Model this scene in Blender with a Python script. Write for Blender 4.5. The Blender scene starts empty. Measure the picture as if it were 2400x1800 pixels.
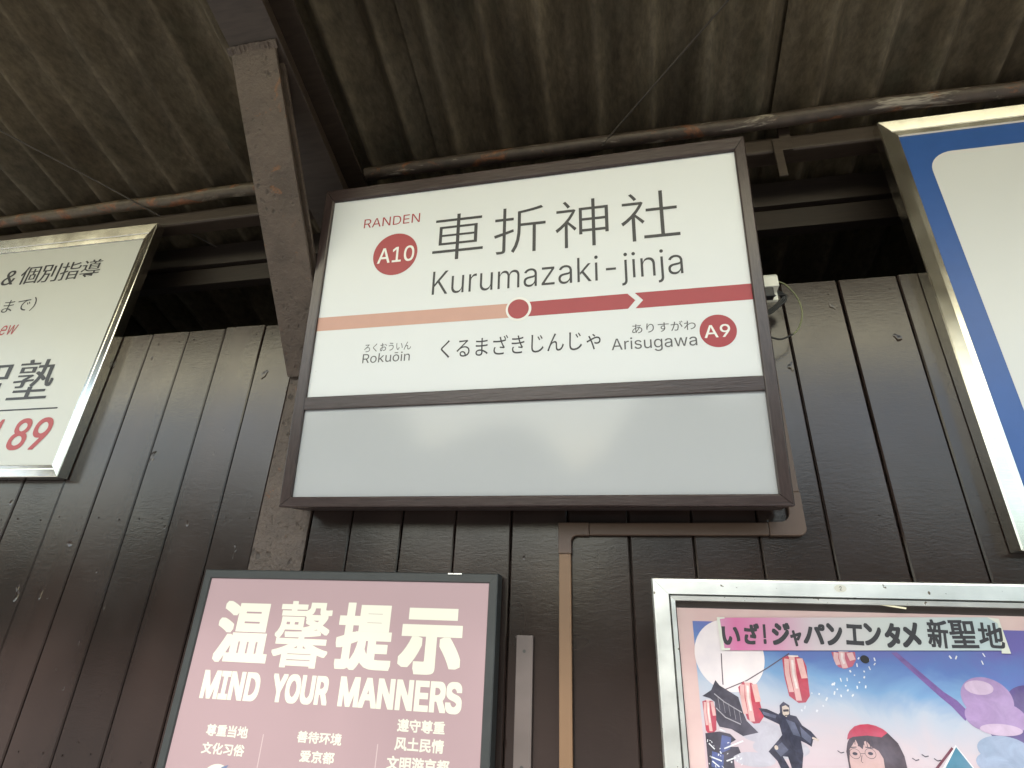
import bpy, bmesh, math, random
from mathutils import Vector, Matrix
from mathutils.geometry import delaunay_2d_cdt
random.seed(7)
S = bpy.context.scene
COL = S.collection

# ------------------------------------------------------------------ camera
cam_d = bpy.data.cameras.new("camera")
cam = bpy.data.objects.new("camera", cam_d)
COL.objects.link(cam)
cam_d.sensor_fit = 'HORIZONTAL'
cam_d.sensor_width = 36.0
cam_d.lens = 36.0 * 1299.0 / 2400.0
cam_d.clip_start = 0.02
cam_d.clip_end = 500
R_, U_, W_ = Vector((0.9803, 0.1943, 0.0349)), Vector((0.0505, -0.4178, 0.9071)), Vector((-0.1909, 0.8875, 0.4194))
m = Matrix((R_, U_, -W_)).transposed().to_4x4()
m.translation = Vector((0, -1.6, 1.6))
cam.matrix_world = m
S.camera = cam

# ------------------------------------------------------------------ sky, sun, exposure
SUN_ELEV, SUN_AZ = math.radians(47), math.radians(195)      # azimuth clockwise from +Y
wd = bpy.data.worlds.new("World")
S.world = wd
wd.use_nodes = True
nt = wd.node_tree
sky = nt.nodes.new("ShaderNodeTexSky")
sky.sky_type = 'NISHITA'
sky.sun_disc = False
sky.sun_elevation = SUN_ELEV
sky.sun_rotation = SUN_AZ
sky.air_density = 1.6
sky.dust_density = 2.5
sky.ozone_density = 1.0
bg = nt.nodes["Background"]
bg.inputs[1].default_value = 0.10
nt.links.new(sky.outputs[0], bg.inputs[0])
sd = bpy.data.lights.new("sun", 'SUN')
sd.energy = 5.0
sd.angle = math.radians(6)
sd.color = (1.0, 0.97, 0.92)
sun = bpy.data.objects.new("sun", sd)
COL.objects.link(sun)
sdir = Vector((math.sin(SUN_AZ) * math.cos(SUN_ELEV), math.cos(SUN_AZ) * math.cos(SUN_ELEV), math.sin(SUN_ELEV)))
sun.rotation_euler = sdir.to_track_quat('Z', 'Y').to_euler()
sun.location = (0, -6, 8)
S.view_settings.view_transform = 'Standard'
S.view_settings.look = 'None'
S.view_settings.exposure = 2.06
S.view_settings.gamma = 1.0
S.cycles.max_bounces = 8
S.cycles.use_denoising = True

# ------------------------------------------------------------------ helpers: materials
def srgb(r, g, b):
    f = lambda c: (c / 255 / 12.92) if c / 255 <= 0.04045 else ((c / 255 + 0.055) / 1.055) ** 2.4
    return (f(r), f(g), f(b), 1)

class NT:
    def __init__(s, name):
        s.m = bpy.data.materials.new(name)
        s.m.use_nodes = True
        s.t = s.m.node_tree
        s.b = s.t.nodes["Principled BSDF"]
        s._co = None
    def n(s, typ, **kw):
        x = s.t.nodes.new(typ)
        for k, v in kw.items():
            setattr(x, k, v)
        return x
    def l(s, a, b):
        s.t.links.new(a, b)
    @property
    def co(s):
        if s._co is None:
            s._co = s.n("ShaderNodeTexCoord").outputs['Object']
        return s._co
    def noise(s, scale, detail=4, rough=0.55, stretch=(1, 1, 1), dist=0.0):
        mp = s.n("ShaderNodeMapping")
        mp.inputs['Scale'].default_value = stretch
        s.l(s.co, mp.inputs['Vector'])
        x = s.n("ShaderNodeTexNoise")
        x.inputs['Scale'].default_value = scale
        x.inputs['Detail'].default_value = detail
        x.inputs['Roughness'].default_value = rough
        x.inputs['Distortion'].default_value = dist
        s.l(mp.outputs[0], x.inputs['Vector'])
        return x.outputs['Fac']
    def ramp(s, fac, stops, interp='LINEAR'):
        r = s.n("ShaderNodeValToRGB")
        r.color_ramp.interpolation = interp
        e = r.color_ramp.elements
        while len(e) < len(stops):
            e.new(0.5)
        for i, (p, c) in enumerate(stops):
            e[i].position = p
            e[i].color = c if len(c) == 4 else (*c, 1)
        s.l(fac, r.inputs[0])
        return r.outputs[0]
    def mix(s, fac, a, b):
        x = s.n("ShaderNodeMix", data_type='RGBA')
        if hasattr(fac, 'links'): s.l(fac, x.inputs[0])
        else: x.inputs[0].default_value = fac
        for i, v in ((6, a), (7, b)):
            if hasattr(v, 'links'): s.l(v, x.inputs[i])
            else: x.inputs[i].default_value = v
        return x.outputs[2]
    def bump(s, h, strength, dist=0.002, prev=None):
        x = s.n("ShaderNodeBump")
        x.inputs['Strength'].default_value = strength
        x.inputs['Distance'].default_value = dist
        s.l(h, x.inputs['Height'])
        if prev is not None: s.l(prev, x.inputs['Normal'])
        return x.outputs[0]
    def set(s, **kw):
        for k, v in kw.items():
            k = {'col': 'Base Color', 'rough': 'Roughness', 'metal': 'Metallic', 'spec': 'Specular IOR Level', 'normal': 'Normal',
                 'emit': 'Emission Color', 'estr': 'Emission Strength', 'coat': 'Coat Weight', 'crough': 'Coat Roughness', 'ior': 'IOR'}[k]
            if hasattr(v, 'links'): s.l(v, s.b.inputs[k])
            else: s.b.inputs[k].default_value = v
        return s.m

def g(v): return (v, v, v, 1)
def scl(c, k): return (c[0] * k, c[1] * k, c[2] * k, 1)

def plain(name, col, rough=0.5, metal=0.0, spec=0.5, var=0.0, nscale=20, bump=0.0):
    t = NT(name)
    kw = dict(rough=rough, metal=metal, spec=spec)
    if var > 0:
        f = t.noise(nscale, 5)
        kw['col'] = t.ramp(f, [(0.3, scl(col, 1 - var)), (0.7, scl(col, 1 + var))])
    else:
        kw['col'] = col
    if bump > 0:
        kw['normal'] = t.bump(t.noise(nscale * 4, 4), bump, 0.001)
    return t.set(**kw)

def mat_board():
    t = NT("brown_gloss_paint_on_boards")
    grain = t.noise(7, 6, 0.6, (6, 1, 1.6), 0.6)
    wr = t.noise(26, 5, 0.6, (1.0, 1, 3.2), 1.2)
    fine = t.noise(140, 3, 0.6, (1, 1, 1.6))
    big = t.noise(1.7, 4)
    dent = t.noise(16, 2, 0.5, (1.2, 1, 0.8))
    col = t.ramp(big, [(0.3, (0.019, 0.0118, 0.0098)), (0.7, (0.029, 0.0187, 0.0158))])
    tone = t.ramp(t.noise(5.2, 1, 0.5, (1, 0, 0.02)), [(0.35, g(0.80)), (0.65, g(1.25))])
    x = t.n('ShaderNodeMix', data_type='RGBA', blend_type='MULTIPLY'); x.inputs[0].default_value = 1
    t.l(col, x.inputs[6]); t.l(tone, x.inputs[7]); col = x.outputs[2]
    chip = t.ramp(t.noise(42, 5, 0.75), [(0.735, g(0)), (0.76, g(1))])
    col = t.mix(chip, col, (0.07, 0.055, 0.047, 1))
    n = t.bump(wr, 0.14, 0.0019)
    n = t.bump(grain, 0.10, 0.0012, n)
    n = t.bump(fine, 0.12, 0.0008, n)
    n = t.bump(t.ramp(dent, [(0.24, g(0)), (0.30, g(1))]), 0.5, 0.003, n)
    rgh = t.ramp(t.noise(5, 5, 0.6), [(0.3, g(0.16)), (0.7, g(0.24))])
    return t.set(col=col, rough=rgh, normal=n, spec=0.5)

def mat_pitted():
    t = NT("pitted_brown_painted_steel")
    f = t.noise(9, 6, 0.6)
    v = t.n("ShaderNodeTexVoronoi")
    v.inputs['Scale'].default_value = 46
    v.inputs['Randomness'].default_value = 1
    mp = t.n("ShaderNodeMapping"); t.l(t.co, mp.inputs[0]); mp.inputs['Scale'].default_value = (1, 0.8, 0.8)
    wv = t.n("ShaderNodeTexNoise"); wv.inputs['Scale'].default_value = 26; wv.inputs['Detail'].default_value = 4
    t.l(mp.outputs[0], wv.inputs['Vector'])
    va = t.n("ShaderNodeMix", data_type='VECTOR'); va.inputs[0].default_value = 0.035
    t.l(mp.outputs[0], va.inputs[4]); t.l(wv.outputs['Color'], va.inputs[5])
    t.l(va.outputs[1], v.inputs['Vector'])
    sel = t.ramp(t.noise(6, 3), [(0.47, g(0)), (0.60, g(0.75))])
    pit = t.ramp(v.outputs['Distance'], [(0.16, g(1)), (0.34, g(0))])
    pm = t.mix(sel, g(0), pit)
    big = t.ramp(t.noise(70, 3, 0.6), [(0.62, g(0)), (0.70, g(1))])
    pm = t.mix(0.45, pm, t.mix(pm, big, g(1)))
    col = t.ramp(f, [(0.3, (0.054, 0.037, 0.028)), (0.7, (0.096, 0.069, 0.053))])
    col = t.mix(pm, col, (0.022, 0.013, 0.009, 1))
    rust = t.ramp(t.noise(11, 6, 0.7, dist=1.0), [(0.61, g(0)), (0.67, g(0.9))])
    col = t.mix(rust, col, (0.17, 0.068, 0.022, 1))
    n = t.bump(t.noise(52, 6, 0.65), 0.8, 0.008)
    inv = t.n("ShaderNodeInvert"); t.l(pm, inv.inputs[1])
    n = t.bump(inv.outputs[0], 0.9, 0.004, n)
    return t.set(col=col, rough=0.46, normal=n, spec=0.5)

def mat_roof():
    t = NT("grimy_corrugated_slate")
    f = t.noise(2.2, 6, 0.62, (1.6, 0.6, 1))
    f2 = t.noise(48, 5, 0.7, (1, 0.5, 1))
    col = t.ramp(f, [(0.28, (0.060, 0.045, 0.027)), (0.52, (0.105, 0.084, 0.054)), (0.75, (0.150, 0.126, 0.088))])
    moss = t.ramp(t.noise(3.1, 4, 0.6), [(0.60, g(0)), (0.74, g(0.45))])
    col = t.mix(moss, col, (0.044, 0.052, 0.034, 1))
    stain = t.ramp(t.noise(1.5, 5, 0.65, (1.3, 0.8, 1), 0.6), [(0.40, g(0.62)), (0.56, g(1.08))])
    y_ = t.n('ShaderNodeMix', data_type='RGBA', blend_type='MULTIPLY'); y_.inputs[0].default_value = 1
    t.l(col, y_.inputs[6]); t.l(stain, y_.inputs[7]); col = y_.outputs[2]
    sp = t.ramp(f2, [(0.35, g(0.72)), (0.65, g(1.25))])
    x = t.n("ShaderNodeMix", data_type='RGBA', blend_type='MULTIPLY'); x.inputs[0].default_value = 1
    t.l(col, x.inputs[6]); t.l(sp, x.inputs[7])
    n = t.bump(f2, 0.35, 0.004)
    return t.set(col=x.outputs[2], rough=0.75, normal=n, spec=0.3)

def mat_rust_pipe(name, paint, amount):
    t = NT(name)
    f = t.noise(10, 6, 0.7, (0.8, 1, 1), 0.8)
    col = t.ramp(t.noise(30, 5), [(0.3, scl(paint, 0.7)), (0.7, scl(paint, 1.3))])
    r = t.ramp(t.noise(60, 5, 0.7), [(0.3, (0.075, 0.030, 0.015)), (0.55, (0.19, 0.075, 0.030)), (0.75, (0.26, 0.13, 0.06))])
    col = t.mix(t.ramp(f, [(amount, g(0)), (amount + 0.07, g(1))]), col, r)
    pale = t.ramp(t.noise(6, 5, 0.75, (0.5, 2, 2), 0.5), [(0.60, g(0)), (0.67, g(1))])
    col = t.mix(pale, col, (0.30, 0.27, 0.22, 1))
    n = t.bump(t.noise(70, 5, 0.7), 0.7, 0.003)
    return t.set(col=col, rough=0.45, normal=n, spec=0.5)

def mat_wood(name, a, b, rough=0.42, stretch=(1.0, 6, 14), bump=0.25, spec=0.5):
    t = NT(name)
    f = t.noise(9, 6, 0.6, stretch, 0.6)
    col = t.ramp(f, [(0.3, a), (0.7, b)])
    scratch = t.ramp(t.noise(34, 5, 0.8), [(0.70, g(0)), (0.735, g(0.8))])
    col = t.mix(scratch, col, (0.13, 0.11, 0.10, 1))
    n = t.bump(f, bump, 0.003)
    n = t.bump(t.noise(60, 4), 0.15, 0.002, n)
    return t.set(col=col, rough=rough, normal=n, spec=spec)

def mat_alu(name, col, rough=0.24, stretch=(1, 1, 30), spots=0.0):
    t = NT(name)
    f = t.noise(14, 5, 0.6, stretch)
    c = t.ramp(f, [(0.25, scl(col, 0.86)), (0.75, col)])
    r = t.ramp(t.noise(8, 4, 0.6), [(0.3, g(rough * 0.8)), (0.7, g(rough * 1.35))])
    if spots:
        sp = t.ramp(t.noise(75, 3, 0.5), [(0.70, g(0)), (0.725, g(1))])
        c = t.mix(sp, c, (0.12, 0.10, 0.07, 1))
        mt = t.n("ShaderNodeMath", operation='SUBTRACT'); mt.inputs[0].default_value = 0.9
        t.l(sp, mt.inputs[1])
        t.l(mt.outputs[0], t.b.inputs['Metallic'])
    else:
        t.b.inputs['Metallic'].default_value = 1.0
    n = t.bump(f, 0.015, 0.001)
    return t.set(col=c, rough=r, normal=n)

def mat_panel(name, col, rough, var=0.03, coat=0.0, bump=0.0, spots=True):
    t = NT(name)
    c = t.ramp(t.noise(2.5, 4), [(0.3, scl(col, 1 - var)), (0.7, scl(col, 1 + var))])
    if spots:
        sp = t.ramp(t.noise(38, 3, 0.6), [(0.79, g(0)), (0.81, g(0.5))])
        c = t.mix(sp, c, scl(col, 0.5))
    kw = dict(col=c, rough=rough, spec=0.5, coat=coat, crough=0.10)
    if bump: kw['normal'] = t.bump(t.noise(3, 2), bump, 0.002)
    return t.set(**kw)

M = {}
M['board'] = mat_board()
M['steel'] = mat_pitted()
M['roof'] = mat_roof()
M['pipe_l'] = mat_rust_pipe("rusty_pipe_paint", (0.085, 0.066, 0.045, 1), 0.52)
M['pipe_r'] = mat_rust_pipe("brown_pipe_paint", (0.060, 0.044, 0.034, 1), 0.56)
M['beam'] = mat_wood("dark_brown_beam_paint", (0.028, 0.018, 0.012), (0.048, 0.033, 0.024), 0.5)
M['beam_shaded'] = mat_wood("gap_shade_beam_paint", (0.016, 0.011, 0.008), (0.030, 0.020, 0.015), 0.6)  # near-black brown puts the shade of the deep gap into the paint
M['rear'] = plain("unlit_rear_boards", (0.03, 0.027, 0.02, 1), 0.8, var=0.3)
M['rail_h'] = mat_wood("maroon_brown_frame_paint", (0.030, 0.019, 0.018), (0.052, 0.035, 0.033), 0.27, (1.5, 10, 18), 0.2)
M['rail_v'] = mat_wood("maroon_brown_frame_paint_upright", (0.030, 0.019, 0.018), (0.052, 0.035, 0.033), 0.27, (18, 10, 1.5), 0.2)
M['box'] = mat_wood("dark_brown_box_paint", (0.026, 0.016, 0.015), (0.040, 0.026, 0.024), 0.5)
M['white'] = mat_panel("white_sign_acrylic", (0.685, 0.715, 0.725, 1), 0.38, 0.012)
M['lower'] = mat_panel("pale_grey_acrylic", (0.405, 0.425, 0.44, 1), 0.5, 0.02, coat=0.8)
M['ink'] = plain("dark_grey_ink", (0.028, 0.028, 0.033, 1), 0.45)
M['ink_soft'] = plain("grey_ink", (0.085, 0.085, 0.09, 1), 0.45)
M['red'] = plain("crimson_ink", (0.34, 0.030, 0.040, 1), 0.42, var=0.03)
M['pinkband'] = plain("salmon_ink", (0.55, 0.31, 0.245, 1), 0.42, var=0.02)
M['whiteink'] = plain("white_ink", (0.78, 0.78, 0.75, 1), 0.42)
M['alu'] = mat_alu("champagne_aluminium", (0.78, 0.76, 0.68, 1), 0.20)
M['alu_h'] = mat_alu("champagne_aluminium_level", (0.78, 0.76, 0.68, 1), 0.20, (1, 1, 1))
M['alu_spot'] = mat_alu("speckled_silver_aluminium", (0.90, 0.91, 0.87, 1), 0.34, (1, 1, 1), spots=1)
M['alu_dark'] = plain("dark_frame_groove", (0.035, 0.035, 0.032, 1), 0.5)
M['cream'] = mat_panel("cream_white_board", (0.595, 0.61, 0.565, 1), 0.33, 0.02)
M['blue'] = plain("royal_blue_ink", (0.026, 0.095, 0.33, 1), 0.35, var=0.04)
M['field'] = mat_panel("off_white_board", (0.65, 0.67, 0.67, 1), 0.33, 0.015)
M['redtext'] = plain("brick_red_ink", (0.42, 0.055, 0.06, 1), 0.42)
M['screenframe'] = plain("charcoal_screen_frame", (0.036, 0.040, 0.040, 1), 0.38, var=0.1, bump=0.1)
M['duct_dark'] = plain("brown_duct_plastic", (0.098, 0.061, 0.042, 1), 0.42, var=0.08, nscale=6)
M['duct_light'] = plain("tan_duct_plastic", (0.165, 0.097, 0.052, 1), 0.45, var=0.06, nscale=6)
M['batten'] = plain("taupe_batten_paint", (0.100, 0.080, 0.073, 1), 0.55, var=0.12, nscale=12, bump=0.3)
M['plug'] = plain("white_plastic", (0.78, 0.78, 0.68, 1), 0.4)
M['black'] = plain("black_rubber", (0.012, 0.012, 0.012, 1), 0.45)
M['wire_green'] = plain("olive_green_wire", (0.17, 0.185, 0.085, 1), 0.4)
M['wire'] = plain("rusty_brace_wire", (0.045, 0.036, 0.028, 1), 0.6, var=0.2)
M['sticker'] = plain("pale_sticker", (0.62, 0.62, 0.55, 1), 0.5)

def mat_yellow_panel():
    t = NT("yellow_translucent_sheet")
    t.set(col=(0.78, 0.70, 0.42, 1), rough=0.5)
    tr = t.n("ShaderNodeBsdfTranslucent"); tr.inputs[0].default_value = (1.0, 0.95, 0.70, 1)
    mx = t.n("ShaderNodeMixShader"); mx.inputs[0].default_value = 0.97
    t.l(t.b.outputs[0], mx.inputs[1]); t.l(tr.outputs[0], mx.inputs[2])
    t.l(mx.outputs[0], t.t.nodes["Material Output"].inputs[0])
    return t.m
M['yellow_panel'] = mat_yellow_panel()
def mat_ground():
    t = NT("grey_ballast_ground")
    c = t.ramp(t.noise(3, 6, 0.7), [(0.3, (0.028, 0.026, 0.024)), (0.7, (0.055, 0.052, 0.048))])
    return t.set(col=c, rough=0.9, normal=t.bump(t.noise(30, 5), 0.6, 0.03))
M['ground'] = mat_ground()
M['platform'] = plain("platform_asphalt", (0.10, 0.098, 0.092, 1), 0.85, var=0.2, nscale=8, bump=0.3)
M['unseen_skyline'] = plain("skyline_green", (0.05, 0.07, 0.035, 1), 0.9, var=0.4, nscale=1.2)

# ------------------------------------------------------------------ helpers: geometry
class Mesh:
    """collects faces in world space; build() makes ONE object relative to its thing's origin"""
    def __init__(s): s.v, s.f, s.smooth = [], [], []
    def add(s, vs, fs, smooth=False):
        k = len(s.v)
        s.v += [Vector(p) for p in vs]
        s.f += [tuple(i + k for i in f) for f in fs]
        s.smooth += [smooth] * len(fs)
        return s
    def box(s, lo, hi):
        x0, y0, z0 = lo; x1, y1, z1 = hi
        return s.add([(x0, y0, z0), (x1, y0, z0), (x1, y1, z0), (x0, y1, z0), (x0, y0, z1), (x1, y0, z1), (x1, y1, z1), (x0, y1, z1)],
                     [(0, 3, 2, 1), (4, 5, 6, 7), (0, 1, 5, 4), (1, 2, 6, 5), (2, 3, 7, 6), (3, 0, 4, 7)])
    def prism(s, a, b):
        n = len(a)
        return s.add(list(a) + list(b), [tuple(range(n - 1, -1, -1)), tuple(range(n, 2 * n))] +
                     [(i, (i + 1) % n, n + (i + 1) % n, n + i) for i in range(n)])
    def tube(s, pts, r, seg=10):
        pts = [Vector(p) for p in pts]
        rings = []
        up = Vector((0.12, 0.31, 0.94)).normalized()
        for i, p in enumerate(pts):
            d = (pts[min(i + 1, len(pts) - 1)] - pts[max(i - 1, 0)]).normalized()
            a = d.cross(up).normalized(); b = a.cross(d)
            rr = r[i] if isinstance(r, (list, tuple)) else r
            rings.append([p + (a * math.cos(t) + b * math.sin(t)) * rr for t in [2 * math.pi * j / seg for j in range(seg)]])
        vs = [p for q in rings for p in q]
        fs = []
        for i in range(len(pts) - 1):
            for j in range(seg):
                fs.append((i * seg + j, i * seg + (j + 1) % seg, (i + 1) * seg + (j + 1) % seg, (i + 1) * seg + j))
        s.add(vs, fs, True)
        k = (len(pts) - 1) * seg
        s.add(vs[:seg], [tuple(range(seg - 1, -1, -1))])
        s.add(vs[k:], [tuple(range(seg))])
        return s
    def build(s, name, mat, parent=None, bevel=0.0, seg=2):
        o0 = ORG.get(parent.name if parent else None, Vector((0, 0, 0)))
        me = bpy.data.meshes.new(name)
        me.from_pydata([p - o0 for p in s.v], [], s.f)
        for p, sm in zip(me.polygons, s.smooth): p.use_smooth = sm
        me.validate()
        me.materials.append(mat)
        if bevel > 0:
            bm = bmesh.new(); bm.from_mesh(me)
            bmesh.ops.remove_doubles(bm, verts=bm.verts, dist=1e-6)
            bmesh.ops.recalc_face_normals(bm, faces=bm.faces)
            bmesh.ops.bevel(bm, geom=[e for e in bm.edges if len(e.link_faces) == 2 and e.calc_face_angle(0) > 0.4],
                            offset=bevel, segments=seg, profile=0.6, affect='EDGES', clamp_overlap=True)
            bm.to_mesh(me); bm.free()
        o = bpy.data.objects.new(name, me)
        COL.objects.link(o)
        if parent:
            o.parent = parent
            ORG[o.name] = o0
        else:
            ORG[o.name] = Vector((0, 0, 0))
        return o

ORG = {None: Vector((0, 0, 0))}

def tag(o, label=None, cat=None, group=None, kind=None):
    for k, v in (('label', label), ('category', cat), ('group', group), ('kind', kind)):
        if v: o[k] = v
    return o

def thing(name, loc, label, cat, group=None):
    o = bpy.data.objects.new(name, None)
    o.empty_display_size = 0.1
    COL.objects.link(o)
    o.location = loc
    ORG[o.name] = Vector(loc)
    return tag(o, label, cat, group)

class Plane:
    def __init__(s, o, ex, ez):
        s.o, s.ex, s.ez = Vector(o), Vector(ex), Vector(ez)
        s.n = s.ex.cross(s.ez).normalized()
    def p(s, u, v, d=0.0): return s.o + s.ex * u + s.ez * v + s.n * d

def wall_plane(y): return Plane((0, y, 0), (1, 0, 0), (0, 0, 1))

def slab(P, u0, u1, v0, v1, d0, d1, mesh=None):
    mm = mesh or Mesh()
    a = [P.p(u0, v0, d0), P.p(u1, v0, d0), P.p(u1, v1, d0), P.p(u0, v1, d0)]
    b = [P.p(u0, v0, d1), P.p(u1, v0, d1), P.p(u1, v1, d1), P.p(u0, v1, d1)]
    return mm.prism(a, b)

def flat(P, pts, d, mesh=None):
    """a printed shape: one thin face at height d over the plane"""
    mm = mesh or Mesh()
    return mm.add([P.p(u, v, d) for u, v in pts], [tuple(range(len(pts)))])

def ellipse(cx, cy, rx, ry, n=40):
    return [(cx + rx * math.cos(2 * math.pi * i / n), cy + ry * math.sin(2 * math.pi * i / n)) for i in range(n)]

def ringshape(P, cx, cy, rx, ry, w, d, mesh, n=28):
    a, b = ellipse(cx, cy, rx, ry, n), ellipse(cx, cy, rx - w, ry - w, n)
    mesh.add([P.p(u, v, d) for u, v in a + b], [(i, (i + 1) % n, n + (i + 1) % n, n + i) for i in range(n)])

def stroke(P, pts, w, d, mesh):
    """printed line of given width through pts"""
    q = [Vector((a, b)) for a, b in pts]
    L, Rr = [], []
    for i, p in enumerate(q):
        t = (q[min(i + 1, len(q) - 1)] - q[max(i - 1, 0)]).normalized()
        nn = Vector((-t.y, t.x)) * w / 2
        L.append(p + nn); Rr.append(p - nn)
    n = len(q)
    mesh.add([P.p(a.x, a.y, d) for a in L + Rr], [(i, i + 1, n + i + 1, n + i) for i in range(n - 1)])

def rails(P, outer, inner, profile, names, mats, parent, gap=0.0005, skip=()):
    """four mitred frame rails; profile = [(share of the way from outer to inner edge, depth)...]"""
    (a0, b0, a1, b1), (c0, d0, c1, d1) = outer, inner
    def corner(k, fr):
        X = (a0, a1, a1, a0)[k] * (1 - fr) + (c0, c1, c1, c0)[k] * fr
        Y = (b0, b0, b1, b1)[k] * (1 - fr) + (d0, d0, d1, d1)[k] * fr
        return Vector((X, Y))
    out = []
    for k in range(4):
        if k in skip: continue
        mm = Mesh()
        k2 = (k + 1) % 4
        t = (corner(k2, 0) - corner(k, 0)).normalized() * gap
        A = [P.p(*(corner(k, fr) + t), d) for fr, d in profile]
        B = [P.p(*(corner(k2, fr) - t), d) for fr, d in profile]
        mm.prism(A, B)
        out.append(mm)
    return out

# ------------------------------------------------------------------ helpers: lettering
try:                                                   # the sans face that ships with Blender, else its built-in default
    SANS = bpy.data.fonts.load(bpy.utils.resource_path('LOCAL') + "/datafiles/fonts/Inter.woff2")
except Exception:
    SANS = None
_glyph = {}
def glyph(body, spacing=1.0, offset=0.0, shear=0.0):
    key = (body, spacing, offset, shear)
    if key not in _glyph:
        c = bpy.data.curves.new("lettering_curve", 'FONT')
        c.body = body
        c.size = 1.0
        if SANS and all(ord(q) < 0x250 for q in body): c.font = SANS
        c.space_character = spacing
        c.offset = offset
        if SANS and all(ord(q) < 0x250 for q in body): c.offset = 0
        c.shear = shear
        c.resolution_u = 4
        o = bpy.data.objects.new("lettering_curve", c)
        COL.objects.link(o)
        bpy.context.view_layer.update()
        dg = bpy.context.evaluated_depsgraph_get()
        me = bpy.data.meshes.new_from_object(o.evaluated_get(dg))
        vs = [(v.co.x, v.co.y) for v in me.vertices]
        fs = [tuple(p.vertices) for p in me.polygons]
        if c.font == SANS and SANS:                    # its contours overlap: triangulate and keep every non-zero winding
            loops = []
            for sp in o.to_curve(dg).splines:
                bp, pts = sp.bezier_points, []
                for p, q in zip(bp, list(bp[1:]) + [bp[0]]):
                    a, b, cc, d = p.co, p.handle_right, q.handle_left, q.co
                    for k in range(6):
                        t_ = k / 6
                        w = a * (1 - t_) ** 3 + b * (3 * t_ * (1 - t_) ** 2) + cc * (3 * t_ * t_ * (1 - t_)) + d * t_ ** 3
                        if not pts or (Vector((w.x, w.y)) - pts[-1]).length > 1e-4: pts.append(Vector((w.x, w.y)))
                if (pts[0] - pts[-1]).length < 1e-4: pts.pop()
                loops.append(pts)
            if offset:                                 # thin or thicken the outlines
                area = lambda L: sum(p.x * q.y - q.x * p.y for p, q in zip(L, L[1:] + L[:1])) / 2
                sg = 1 if area(max(loops, key=lambda L: abs(area(L)))) > 0 else -1
                for n_, L in enumerate(loops):
                    M2 = []
                    for i, p in enumerate(L):
                        e1, e2 = (p - L[i - 1]).normalized(), (L[(i + 1) % len(L)] - p).normalized()
                        n1, n2 = Vector((e1.y, -e1.x)) * sg, Vector((e2.y, -e2.x)) * sg
                        mv = (n1 + n2)
                        mv = mv.normalized() / max(0.5, math.sqrt(max(0.0, (1 + n1.dot(n2)) / 2))) if mv.length > 1e-6 else n1
                        M2.append(p + mv * offset)
                    loops[n_] = M2
            pv, pe = [], []
            for lp_ in loops:
                k = len(pv); pv += lp_; pe += [(k + i, k + (i + 1) % len(lp_)) for i in range(len(lp_))]
            r = delaunay_2d_cdt(pv, pe, [], 0, 1e-5)
            vs = [(p.x, p.y) for p in r[0]]
            def wind(p):
                n = 0
                for lp_ in loops:
                    for q, e in zip(lp_, lp_[1:] + lp_[:1]):
                        if (q.y > p[1]) != (e.y > p[1]) and p[0] < (e.x - q.x) * (p[1] - q.y) / (e.y - q.y) + q.x: n += 1 if e.y > q.y else -1
                return n
            fs = [tuple(f) for f in r[2] if wind((sum(vs[i][0] for i in f) / len(f), sum(vs[i][1] for i in f) / len(f)))]
            o.to_curve_clear()
        bpy.data.objects.remove(o); bpy.data.curves.remove(c); bpy.data.meshes.remove(me)
        _glyph[key] = (vs, fs)
    return _glyph[key]

def letter(mesh, P, body, box, d, bold=0.0, spacing=1.0, offset=0.0, rot=0.0, slant=0.0, xbold=0.0):
    """fit the string's ink into box=(u0,u1,v0,v1); bold / xbold thicken every stroke / upright strokes (share of box height)"""
    vs, fs = glyph(body, spacing, offset)
    if not vs: return
    x0 = min(v[0] for v in vs); x1 = max(v[0] for v in vs); y0 = min(v[1] for v in vs); y1 = max(v[1] for v in vs)
    u0, u1, v0, v1 = box
    b = bold * (v1 - v0); xb = xbold * (v1 - v0)
    su = (u1 - u0 - 2 * (b + xb)) / max(x1 - x0, 1e-6); sv = (v1 - v0 - 2 * b) / max(y1 - y0, 1e-6)
    cu, cv = (u0 + u1) / 2, (v0 + v1) / 2
    cr, sr = math.cos(rot), math.sin(rot)
    if b > 0:
        k = max(1, math.ceil(bold / 0.012))
        e = [b * i / k for i in range(-k, k + 1)]
        sh = [(0, 0)] + [(x * f, y * f) for f in (0.5, 1.0) for x in e for y in e if max(abs(x), abs(y)) > b * 0.999]
    elif xb > 0:
        sh = [(-xb, 0), (-xb / 2, 0), (0, 0), (xb / 2, 0), (xb, 0)]
    else:
        sh = [(0, 0)]
    for i, (du, dv) in enumerate(sh):
        pts = []
        for x, y in vs:
            u = u0 + b + xb + (x - x0) * su + du; v = v0 + b + (y - y0) * sv + dv
            u += (v - cv) * slant
            if rot: u, v = cu + (u - cu) * cr - (v - cv) * sr, cv + (u - cu) * sr + (v - cv) * cr
            pts.append(P.p(u, v, d + i * 3e-6))
        mesh.add(pts, fs)

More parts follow.
